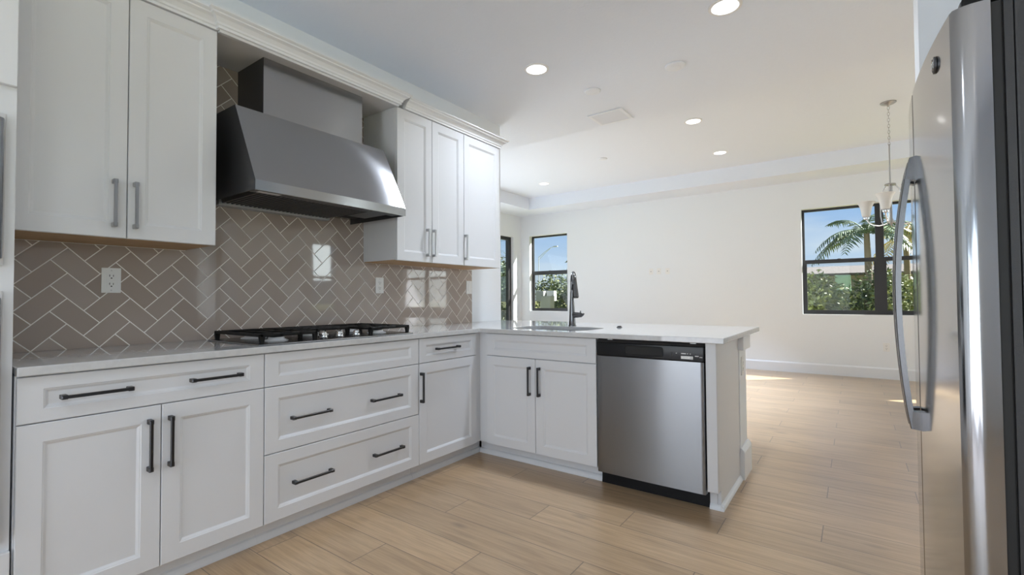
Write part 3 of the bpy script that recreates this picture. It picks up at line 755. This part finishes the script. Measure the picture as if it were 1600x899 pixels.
# ------------------------------------------------------------------ refrigerator
def fridge():
    r = thing('refrigerator', 'tall stainless side-by-side refrigerator at the right border', 'refrigerator', (3.45, 1.9, 0))
    YN, YS, YE, H = 1.44, 1.955, 2.36, 1.775
    def xf(y): return 3.012 - .027 * (1 - ((y - 1.92) / .48) ** 2)
    def door(y0, y1, name):
        pts = [(3.076, y0), (3.052, y0), (3.040, y0 + .0005), (3.030, y0 + .003)]
        n = 16; ys = y0 + .014
        pts += [(xf(y0) + .009, y0 + .0065), (xf(y0) + .003, y0 + .0105)]
        for k in range(n + 1):
            y = ys + (y1 - .006 - ys) * k / n; pts.append((xf(y), y))
        pts += [(xf(y1) + .003, y1 - .0015), (xf(y1) + .008, y1), (3.076, y1)]
        m = MB(); rings = [[(x + (.004 if i and i < len(pts) - 1 else 0), y, .06) for i, (x, y) in enumerate(pts)], [(x, y, .066) for x, y in pts], [(x, y, H - .006) for x, y in pts], [(x + (.005 if 0 < i < len(pts) - 1 else 0), y, H) for i, (x, y) in enumerate(pts)]]
        m.loft(rings); return m.build(name, M_steel_fr, r, 30)
    d1 = door(YN, YS - .005, 'fresh_food_door'); d2 = door(YS + .005, YE, 'freezer_door')
    m = MB(); m.box(3.076, 3.096, YN + .008, YE - .008, .06, H - .004, .003); m.build('gasket', M_gasket, r)
    m = MB(); m.box(3.096, 3.110, YN + .001, YE, .03, H + .004); m.box(3.112, 3.85, YN + .001, YE, .02, H + .004, .004); m.build('case', M_case, r)
    m = MB(); m.box(3.08, 3.84, YN + .01, YE - .01, .0, .06); m.build('base_grille', M_black, r)
    for y in (YN + .012, YE - .11):
        m = MB(); m.box(3.03, 3.20, y, y + .098, H + .0005, H + .022, .006); m.build('hinge_cover', M_black, r)
    M_h = mat('handle_steel', (0.20, 0.20, 0.205), 0.25, 1.0)
    for dd, yc in ((d1, 1.922), (d2, 1.992)):
        m = MB(); zt, zb_ = 1.556, .716; xd = xf(yc)
        prof = []
        n = 24
        for k in range(n + 1):
            t = k / n; z = zb_ + (zt - zb_) * t
            bow = math.sin(PI * min(1, max(0, t))) ** .8
            xo = (2.957 if t < .5 else 2.970) * (1 - bow) + 2.926 * bow
            prof.append((xo, z))
        w = .012
        rings = [[(x, yc - w, z), (x + .003, yc - w - .002, z), (x + .017, yc - w, z), (x + .017, yc + w, z), (x + .003, yc + w + .002, z), (x, yc + w, z)] for x, z in prof]
        m.loft(rings)
        m.prism([(prof[-1][0] + .001, zt), (xd + .002, zt + .004), (xd + .002, zt - .075), (prof[-1][0] + .010, zt - .070), (prof[-3][0], zt - .066)], 'y', yc - .0135, yc + .0135)
        m.prism([(prof[0][0] + .001, zb_), (xd + .002, zb_ - .004), (xd + .002, zb_ + .055), (prof[0][0] + .006, zb_ + .052)], 'y', yc - .0135, yc + .0135)
        m.build('handle', M_h, dd, 40)
    # round badge with a curled monogram in a ring
    c = Vector((xf(1.575) - .0005, 1.578, 1.705)); R = .021
    m = MB(); m.lathe([(R, .001), (R, -.003), (R - .002, -.004), (.0005, -.004)], c, 24, 'x'); b = m.build('badge', M_dark_steel, d1, 40)
    m = MB()
    m.tube([c + Vector((-.0048, math.cos(a) * (R - .003), math.sin(a) * (R - .003))) for a in [k * PI / 14 for k in range(29)]], .0009, 6)
    def scroll(cy, sgn):
        return [c + Vector((-.0048, -(cy + sgn * .0058 * math.cos(a) * (1 - .35 * a / 5)), .0085 * math.sin(a) * (1 - .3 * a / 5))) for a in [.6 + k * .25 for k in range(20)]]
    m.tube(scroll(-.006, 1), .001, 6); m.tube(scroll(.0065, 1), .001, 6)
    m.tube([c + Vector((-.0048, .003, -.001)), c + Vector((-.0048, -.002, 0)), c + Vector((-.0048, -.008, .001))], .0009, 6)
    m.build('emblem', M_chrome, b)
fridge()

# ------------------------------------------------------------------ outlets and plates
def outlet(name, label, fr, a, b, kind='duplex', group=None, w=.072, h=.116):
    o, A, B, Nn = fr; base = o + A * a + B * b
    r = thing(name, label, 'wall plate' if kind != 'duplex' else 'outlet', base, group)
    def bx(m, a0, a1, b0, b1, n0, n1, bev=0):
        p = base + A * a0 + B * b0 + Nn * n0; q = base + A * a1 + B * b1 + Nn * n1
        m.box(min(p.x, q.x), max(p.x, q.x), min(p.y, q.y), max(p.y, q.y), min(p.z, q.z), max(p.z, q.z), bev)
    m = MB(); bx(m, -w / 2, w / 2, -h / 2, h / 2, .0002, .006, .002); p = m.build('plate', M_white_plastic, r)
    if kind == 'duplex':
        m = MB(); bx(m, -.0175, .0175, -.034, .034, .0062, .0075, .0006); q = m.build('receptacle', M_white_plastic, r)
        m = MB()
        for s in (-.019, .019):
            bx(m, -.008, -.0055, s - .002, s + .008, .0076, .0079); bx(m, .0055, .008, s - .002, s + .007, .0076, .0079); bx(m, -.003, .003, s - .011, s - .006, .0076, .0079)
        m.build('slots', M_slot, q)
    elif kind == 'rocker':
        m = MB(); bx(m, -.0165, .0165, -.033, .033, .0062, .0085, .001); m.build('rocker', M_white_plastic, r)
    else:
        m = MB(); bx(m, -.008, .008, -.008, .008, .0062, .012, .002); m.build('jack', M_nickel, r)
    if kind != 'coax':
        for s in (-1, 1):
            m = MB(); bx(m, -.003, .003, s * .046 - .003, s * .046 + .003, .0062, .0068); m.build('screw', M_label, r)
    return r
WX = FX(.0100)
outlet('wall_outlet', 'white outlet on the backsplash under the left wall cabinet', WX, .694, 1.222)
outlet('wall_outlet', 'white outlet on the backsplash just right of the cooktop', WX, 2.236, 1.228)
outlet('light_switch', 'white rocker switch at the far end of the tile backsplash', WX, 3.228, 1.228, 'rocker')
WFAR = FY(YF)
outlet('wall_outlet', 'white outlet low on the far wall below the wide window', WFAR, 3.171, .431)
for x, lb in ((-.065, 'small white media plate on the far wall, nearest the narrow window'), (.075, 'small white media plate on the far wall, middle one of three'), (.225, 'small white media plate on the far wall, nearest the wide window')):
    outlet('media_plate', lb, WFAR, x, 1.585, 'coax', None, .07, .105)
outlet('wall_outlet', 'white outlet on the end of the knee wall under the counter overhang', FX(2.238), 3.30, .69)

# ------------------------------------------------------------------ ceiling fittings
def downlight(label, x, y, z, watts, d=.15, spread=None):
    if spread is None: spread = math.radians(62 if z > ZC + .1 else 130)
    r = thing('recessed_downlight', label, 'ceiling light', (x, y, z), None)
    R = d / 2
    m = MB(); m.lathe([(R + .018, z - .0004), (R + .017, z - .004), (R + .006, z - .008), (R, z - .006), (R, z - .0004)], (x, y, 0), 40, 'z', False); m.build('trim_ring', M_white_plastic, r, 40)
    m = MB(); m.lathe([(R - .0005, z - .003), (.0005, z - .0032)], (x, y, 0), 40, 'z', False); m.build('diffuser', M_lens, r)
    light('downlight_lamp', 'AREA', (x, y, z - .012), (0, 0, -1), watts, d * .9, None, LIVING_COL if z > ZC + .1 else LAMP_COL, r, 'DISK', spread)
    return r
downlight('lit recessed ceiling light nearest the camera, cut by the top border', 2.239, 2.973, ZC, KITCHEN_W)
downlight('lit recessed ceiling light in the low ceiling beside the wall cabinets', .930, 2.951, ZC, KITCHEN_W)
downlight('lit recessed light in the raised ceiling, nearest the ceiling step', 1.428, 5.354, ZT, LIVING_W)
downlight('lit recessed light in the raised ceiling, near the tray edge above blank wall', 1.408, 6.738, ZT, LIVING_W)
downlight('lit recessed light in the raised ceiling above the narrow window corner', -1.379, 6.761, ZT, LIVING_W)
# lamps of the same rooms outside the picture
for k, (x, y, z, w, lb) in enumerate(((-1.38, 5.354, ZT, LIVING_W, 'lit recessed light of the raised ceiling, hidden behind the wall cabinets'),
                        (5.2, 5.0, ZT, LIVING_W * 1.6, 'lit recessed light of the raised ceiling, hidden behind the refrigerator'),
                        (1.9, -.35, ZC, BACK_W, 'lit recessed kitchen light above the camera, outside the photo'),
                        (.7, -2.3, ZC, BACK_W, 'lit recessed kitchen light behind the camera, on the oven side'),
                        (3.0, -1.6, ZC, BACK_W, 'lit recessed kitchen light behind the camera, on the refrigerator side'))):
    downlight(lb, x, y, z, w)
M_ceil_plastic = mat('ceiling_plastic', (0.82, 0.85, 0.89), 0.45)
def cover(name, label, x, y, z, R):
    r = thing(name, label, 'ceiling cover', (x, y, z))
    m = MB(); m.lathe([(R, z - .0004), (R, z - .006), (R - .006, z - .012), (R - .012, z - .013), (.0005, z - .0135)], (x, y, 0), 36); m.build('disc', M_ceil_plastic, r, 40)
    m = MB(); m.lathe([(R * .55, z - .0136), (R * .5, z - .0155), (.0005, z - .016)], (x, y, 0), 30); m.build('centre_cap', M_ceil_plastic, r, 40)
cover('blank_ceiling_cover', 'white round blank cover on the low ceiling, farther from the wall cabinets', 1.784, 3.518, ZC, .072)
cover('blank_ceiling_cover', 'white round blank cover on the low ceiling beside the air vent', 1.102, 3.541, ZC, .066)
cover('smoke_detector', 'small round white detector on the raised ceiling', .032, 6.043, ZT, .06)
r = thing('air_vent', 'square white air vent on the low ceiling near the step', 'vent', (.99, 4.15, ZC))
m = MB(); vx0, vx1, vy0, vy1 = .82, 1.16, 4.00, 4.30
for a in ((vx0, vx1, vy0, vy0 + .03), (vx0, vx1, vy1 - .03, vy1), (vx0, vx0 + .03, vy0 + .03, vy1 - .03), (vx1 - .03, vx1, vy0 + .03, vy1 - .03)): m.box(*a, ZC - .010, ZC - .0004, .002, 1)
m.build('frame', M_ceil_plastic, r)
m = MB()
for k in range(12):
    y = vy0 + .034 + k * .0195
    m.quad([(vx0 + .03, y, ZC - .003), (vx1 - .03, y, ZC - .003), (vx1 - .03, y + .0185, ZC - .010), (vx0 + .03, y + .0185, ZC - .010)])
m.build('louvres', M_ceil_plastic, r)
m = MB(); m.box(vx0 + .03, vx1 - .03, vy0 + .03, vy1 - .03, ZC - .0015, ZC - .0004); m.build('duct_back', M_ceil_plastic, r)

# ------------------------------------------------------------------ chandelier
def chandelier():
    cx, cy = 3.139, 6.011
    r = thing('chandelier', 'three-light nickel chandelier with white bell shades hanging before the wide window', 'chandelier', (cx, cy, 1.83))
    m = MB(); m.lathe([(.066, ZT - .0004), (.066, ZT - .008), (.05, ZT - .018), (.018, ZT - .028), (.008, ZT - .04), (.0005, ZT - .042)], (cx, cy, 0), 24); m.build('canopy', M_nickel, r, 40)
    m = MB(); z = ZT - .04; k = 0
    while z > 2.66:
        a = (k % 2) * PI / 2; u = Vector((math.cos(a), math.sin(a), 0)) * .0085
        m.tube([Vector((cx, cy, z - .017)) + u * math.cos(t) + Vector((0, 0, .019 * math.sin(t))) for t in [q * PI / 6 for q in range(13)]], .0021, 5)
        z -= .030; k += 1
    m.build('chain', M_nickel, r)
    m = MB(); m.tube([(cx, cy, z + .01), (cx, cy, 2.24)], .006, 10); m.build('stem', M_nickel, r)
    m = MB(); m.lathe([(.006, 2.255), (.045, 2.245), (.048, 2.232), (.018, 2.225), (.02, 2.12), (.012, 2.10), (.012, 1.90), (.022, 1.88), (.024, 1.86), (.010, 1.84), (.0005, 1.825)], (cx, cy, 0), 20); m.build('column', M_nickel, r, 40)
    Fh = Vector((.0533, .9986, 0)); Rh = Vector((.9986, -.0533, 0))
    for a in (-128.8, -8.8, 111.2):
        d = Rh * math.sin(math.radians(a)) - Fh * math.cos(math.radians(a)); c = Vector((cx, cy, 0)); R = .26
        m = MB()
        arc = [(0.016, 1.865), (.06, 1.848), (.12, 1.843), (.18, 1.858), (.23, 1.89), (R, 1.935)]
        m.tube([c + d * u + Vector((0, 0, w)) for u, w in arc], .0075, 8)
        st = [(.04, 2.236), (.072, 2.195), (.094, 2.12), (.105, 2.03), (.105, 1.94), (.095, 1.88), (.08, 1.848)]
        m.tube([c + d * u + Vector((0, 0, w)) for u, w in st], .0055, 8)
        arm = m.build('arm', M_chrome, r, 60)
        p = c + d * R
        m = MB(); m.lathe([(.010, 1.925), (.024, 1.933), (.028, 1.952), (.024, 1.966)], (p.x, p.y, 0), 16); m.build('cup', M_chrome, arm, 40)
        m = MB(); m.lathe([(.031, 1.958), (.037, 1.97), (.042, 2.0), (.048, 2.04), (.060, 2.08), (.080, 2.112), (.078, 2.114), (.057, 2.082), (.045, 2.04), (.039, 2.0), (.034, 1.97), (.029, 1.960)], (p.x, p.y, 0), 28, 'z', False); m.build('shade', M_frost, r, 60)
chandelier()

# ------------------------------------------------------------------ outdoors
GZ = -.14
m = MB(); m.box(-120, 120, YF + .15, 160, GZ - .1, GZ); m.box(-120, XL - .15, -40, YF + .15, GZ - .1, GZ); m.box(XR + .15, 120, -40, YF + .15, GZ - .1, GZ); struct(m.build('ground', M_lawn))
m = MB(); m.box(-7.2, XL - .15, 2.5, YF + 1.2, GZ, -.02); struct(m.build('patio_slab', M_concrete))
def leafblob(m, c, rad, n, size, rnd):
    for _ in range(n):
        v = Vector((rnd.gauss(0, 1), rnd.gauss(0, 1), rnd.gauss(0, 1))).normalized() * (rnd.random() ** .35)
        p = Vector((c[0] + v.x * rad[0], c[1] + v.y * rad[1], c[2] + v.z * rad[2]))
        a = Vector((rnd.gauss(0, 1), rnd.gauss(0, 1), rnd.gauss(0, .7))).normalized(); b = a.orthogonal().normalized()
        b = (Matrix.Rotation(rnd.random() * 6.28, 3, a) @ b); s_ = size * rnd.uniform(.6, 1.3)
        m.quad([p - a * s_, p + b * s_ * .42, p + a * s_, p - b * s_ * .42])
def shrub(name, label, cat, x, y, w, h, n, mm, seed, group=None, leaf=.07, trunk=True):
    rnd = random.Random(seed)
    r = thing(name, label, cat, (x, y, GZ), group)
    m = MB()
    for k in range(5):
        leafblob(m, (x + rnd.uniform(-.35, .35) * w, y + rnd.uniform(-.3, .3) * w, GZ + h * rnd.uniform(.38, .66)), (w * .42, w * .40, h * .36), n // 5, leaf, rnd)
    leafblob(m, (x, y, GZ + h * .30), (w * .5, w * .42, h * .30), n // 4, leaf, rnd)
    m.build('foliage', mm, r)
    m = MB()
    for k in range(4):
        q = Vector((x + rnd.uniform(-.3, .3) * w, y + rnd.uniform(-.3, .3) * w, GZ + h * .6))
        m.tube([(x + rnd.uniform(-.08, .08), y, GZ), tuple((Vector((x, y, GZ)) + q) / 2 + Vector((rnd.uniform(-.1, .1), 0, 0))), tuple(q)], [.04 * h / 2, .03 * h / 2, .01], 6)
    m.build('stems', M_bark, r)
HG = 'hedge shrubs outside the far windows'
hl = 'leafy green hedge shrub outside, seen through the far windows'
for k, (x, y, w, h, mm) in enumerate(((1.75, 13.0, 1.0, 1.95, M_leaf3), (2.35, 13.2, .95, 1.92, M_leaf), (3.25, 13.2, .95, 2.0, M_leaf2), (3.75, 13.1, 1.0, 2.0, M_leaf), (2.78, 14.6, .7, 1.55, M_leaf), (4.6, 13.2, 1.1, 2.1, M_leaf2))):
    shrub('hedge_shrub', hl, 'shrub', x, y, w, h, 1900, mm, 11 + k, HG, .055)
for k, (x, y, w, h, mm) in enumerate(((-8.5, 18.8, 1.3, 2.5, M_leaf), (-7.0, 17.9, 1.3, 2.6, M_leaf2), (-6.1, 19.5, 1.3, 3.2, M_leaf), (-8.0, 20.9, 1.5, 3.0, M_leaf))):
    shrub('hedge_shrub', 'bushy tree-like shrub behind the utility boxes outside the narrow window', 'shrub', x, y, w, h, 2300, mm, 31 + k, 'shrubs outside the narrow window', .075)
shrub('garden_tree', 'taller leafy tree at the edge of the narrow window view', 'tree', -5.55, 16.2, 1.2, 3.8, 1500, M_leaf2, 51, None, .09)
for k, (x, y, w, h) in enumerate(((-13.6, 22.2, 2.0, 3.4), (-16.6, 26.0, 2.6, 4.4), (-11.4, 19.2, 1.4, 2.5))):
    shrub('boundary_tree', 'dark dense tree at the end of the lawn, seen past the glass door', 'tree', x, y, w, h, 2400, M_leaf2, 61 + k, 'trees past the glass door', .11)
def palm(label, x, y, trunk_h, n, L_, mm, seed, fl=.35):
    rnd = random.Random(seed)
    r = thing('palm_tree', label, 'palm tree', (x, y, GZ))
    m = MB(); m.tube([(x, y, GZ), (x + .03, y, GZ + trunk_h * .3), (x + .02, y, GZ + trunk_h * .7), (x, y, GZ + trunk_h)], [.13, .085, .075, .06], 10); m.build('trunk', M_bark, r, 50)
    top = Vector((x, y, GZ + trunk_h))
    for k in range(n):
        a = k * 2.399 + rnd.uniform(-.2, .2); el = rnd.uniform(-.1, 1.1); d = Vector((math.cos(a), math.sin(a), 0)); pts = []
        for q in range(13):
            t = q / 12; pts.append(top + d * (L_ * (t - .12 * t * t)) * math.cos(el * (1 - .4 * t)) + Vector((0, 0, L_ * (math.sin(el) * t - (.35 + .45 * math.cos(el)) * t * t))))
        m = MB(); m.tube(pts, [.016 * (1 - .8 * q / 12) for q in range(13)], 5)
        for q in range(1, 13):
            for h_ in (0, .5):
                if q == 12 and h_: continue
                p = pts[q] if not h_ else (pts[q] + pts[q + 1]) / 2
                tn = (pts[min(q + 1, 12)] - pts[q - 1]).normalized(); sd = tn.cross(Vector((0, 0, 1))).normalized(); l = fl * math.sin(PI * min(.98, (q + h_) / 13 * .85 + .12)) * rnd.uniform(.8, 1.1)
                for s_ in (-1, 1):
                    e_ = p + sd * s_ * l * .8 + tn * l * .45 + Vector((0, 0, -l * rnd.uniform(.25, .6))); wd = tn * .022
                    md = (p + e_) / 2 + Vector((0, 0, l * .08))
                    m.bm.faces.new([m.bm.verts.new(c_) for c_ in (p - wd * .5, md - wd, e_, md + wd, p + wd * .5)])
        m.build('frond', mm, r)
palm('green palm with drooping fronds outside the left half of the wide window', 3.105, 14.2, 2.78, 15, 1.35, M_palm, 5)
palm('yellowing palm outside the right half of the wide window', 4.05, 17.4, 3.0, 12, 1.15, M_palm_dry, 9, .3)
# neighbour house behind the hedge
r = thing('neighbour_house', 'low stucco house with grey shingle roof far behind the hedge', 'house', (3.0, 38, GZ))
m = MB(); m.box(-1.5, 14, 36, 44, GZ, 2.45); m.build('wall', M_soil, r)
m = MB(); m.prism([(35.4, 2.42), (35.4, 2.56), (39.2, 3.2), (40.8, 3.2), (44.6, 2.56), (44.6, 2.42)], 'x', -2.1, 14.6); m.build('roof', M_shingle, r)
m = MB(); m.box(2.55, 2.75, 35.9, 35.995, 1.25, 1.6); m.build('wall_lamp', M_black, r)
for x in (4.2, 7.4):
    m = MB(); m.box(x, x + 1.2, 35.93, 35.999, .9, 2.0); m.build('window', M_gap, r)
# street light far away
r = thing('street_light', 'thin grey street light with one long arm against the sky', 'street light', (-35.5, 60, GZ))
m = MB(); m.tube([(-35.5, 60, GZ), (-35.5, 60, 4), (-35.48, 60, 7.4)], [.09, .06, .045], 8); m.build('pole', M_galv, r, 50)
m = MB(); m.tube([(-35.48, 60, 7.3), (-34.5, 60, 8.0), (-33.4, 60, 8.6), (-32.7, 60, 8.78)], .035, 8); m.tube([(-35.48, 60, 6.9), (-34.5, 60, 7.75), (-33.4, 60, 8.55)], .026, 6); m.build('arm', M_galv, r, 50)
m = MB(); m.box(-32.9, -32.2, 59.88, 60.12, 8.68, 8.82, .03); m.build('lamp_head', M_galv, r)
# utility boxes
def utility(label, x, y, w, d, h, h0, mm):
    r = thing('utility_cabinet', label, 'utility box', (x, y, GZ))
    m = MB(); m.box(x - w / 2, x + w / 2, y - d / 2, y + d / 2, h0, h, .015); m.build('case', mm, r)
    m = MB(); m.box(x - w * .44, x + w * .44, y - d / 2 - .012, y - d / 2 - .0005, h0 + .04, h - .05, .004); m.build('door', mm, r)
    m = MB(); m.box(x + w * .30, x + w * .34, y - d / 2 - .03, y - d / 2 - .0125, (h + h0) / 2 - .04, (h + h0) / 2 + .04); m.build('latch', M_black, r)
    m = MB(); m.box(x - w * .1, x + w * .1, y - d * .1, y + d * .1, GZ, h0); m.build('post', M_galv, r)
utility('grey meter box nearest the frame of the narrow window', -7.30, 16.0, .36, .22, 1.42, 1.00, M_util)
utility('white meter box in the middle of the narrow window view', -6.93, 16.2, .34, .2, 1.42, 1.02, M_label)
utility('tall grey utility pedestal on the lawn outside the narrow window', -6.62, 15.4, .42, .3, 1.22, -.10, M_util)
utility('pale green utility box behind the hedge outside the wide window', 2.58, 17.0, .38, .4, 1.75, -.10, M_green_wall)
r = thing('marker_post', 'short orange marker post between the utility boxes outside', 'post', (-7.05, 15.8, GZ))
m = MB(); m.lathe([(.05, GZ), (.05, .80), (.045, .88), (.02, .93), (.0005, .935)], (-7.05, 15.8, 0), 14); m.build('post', M_orange, r, 40)
m = MB(); m.lathe([(.0515, .70), (.0515, .78)], (-7.05, 15.8, 0), 14, 'z', False); m.build('band', M_white_plastic, r)
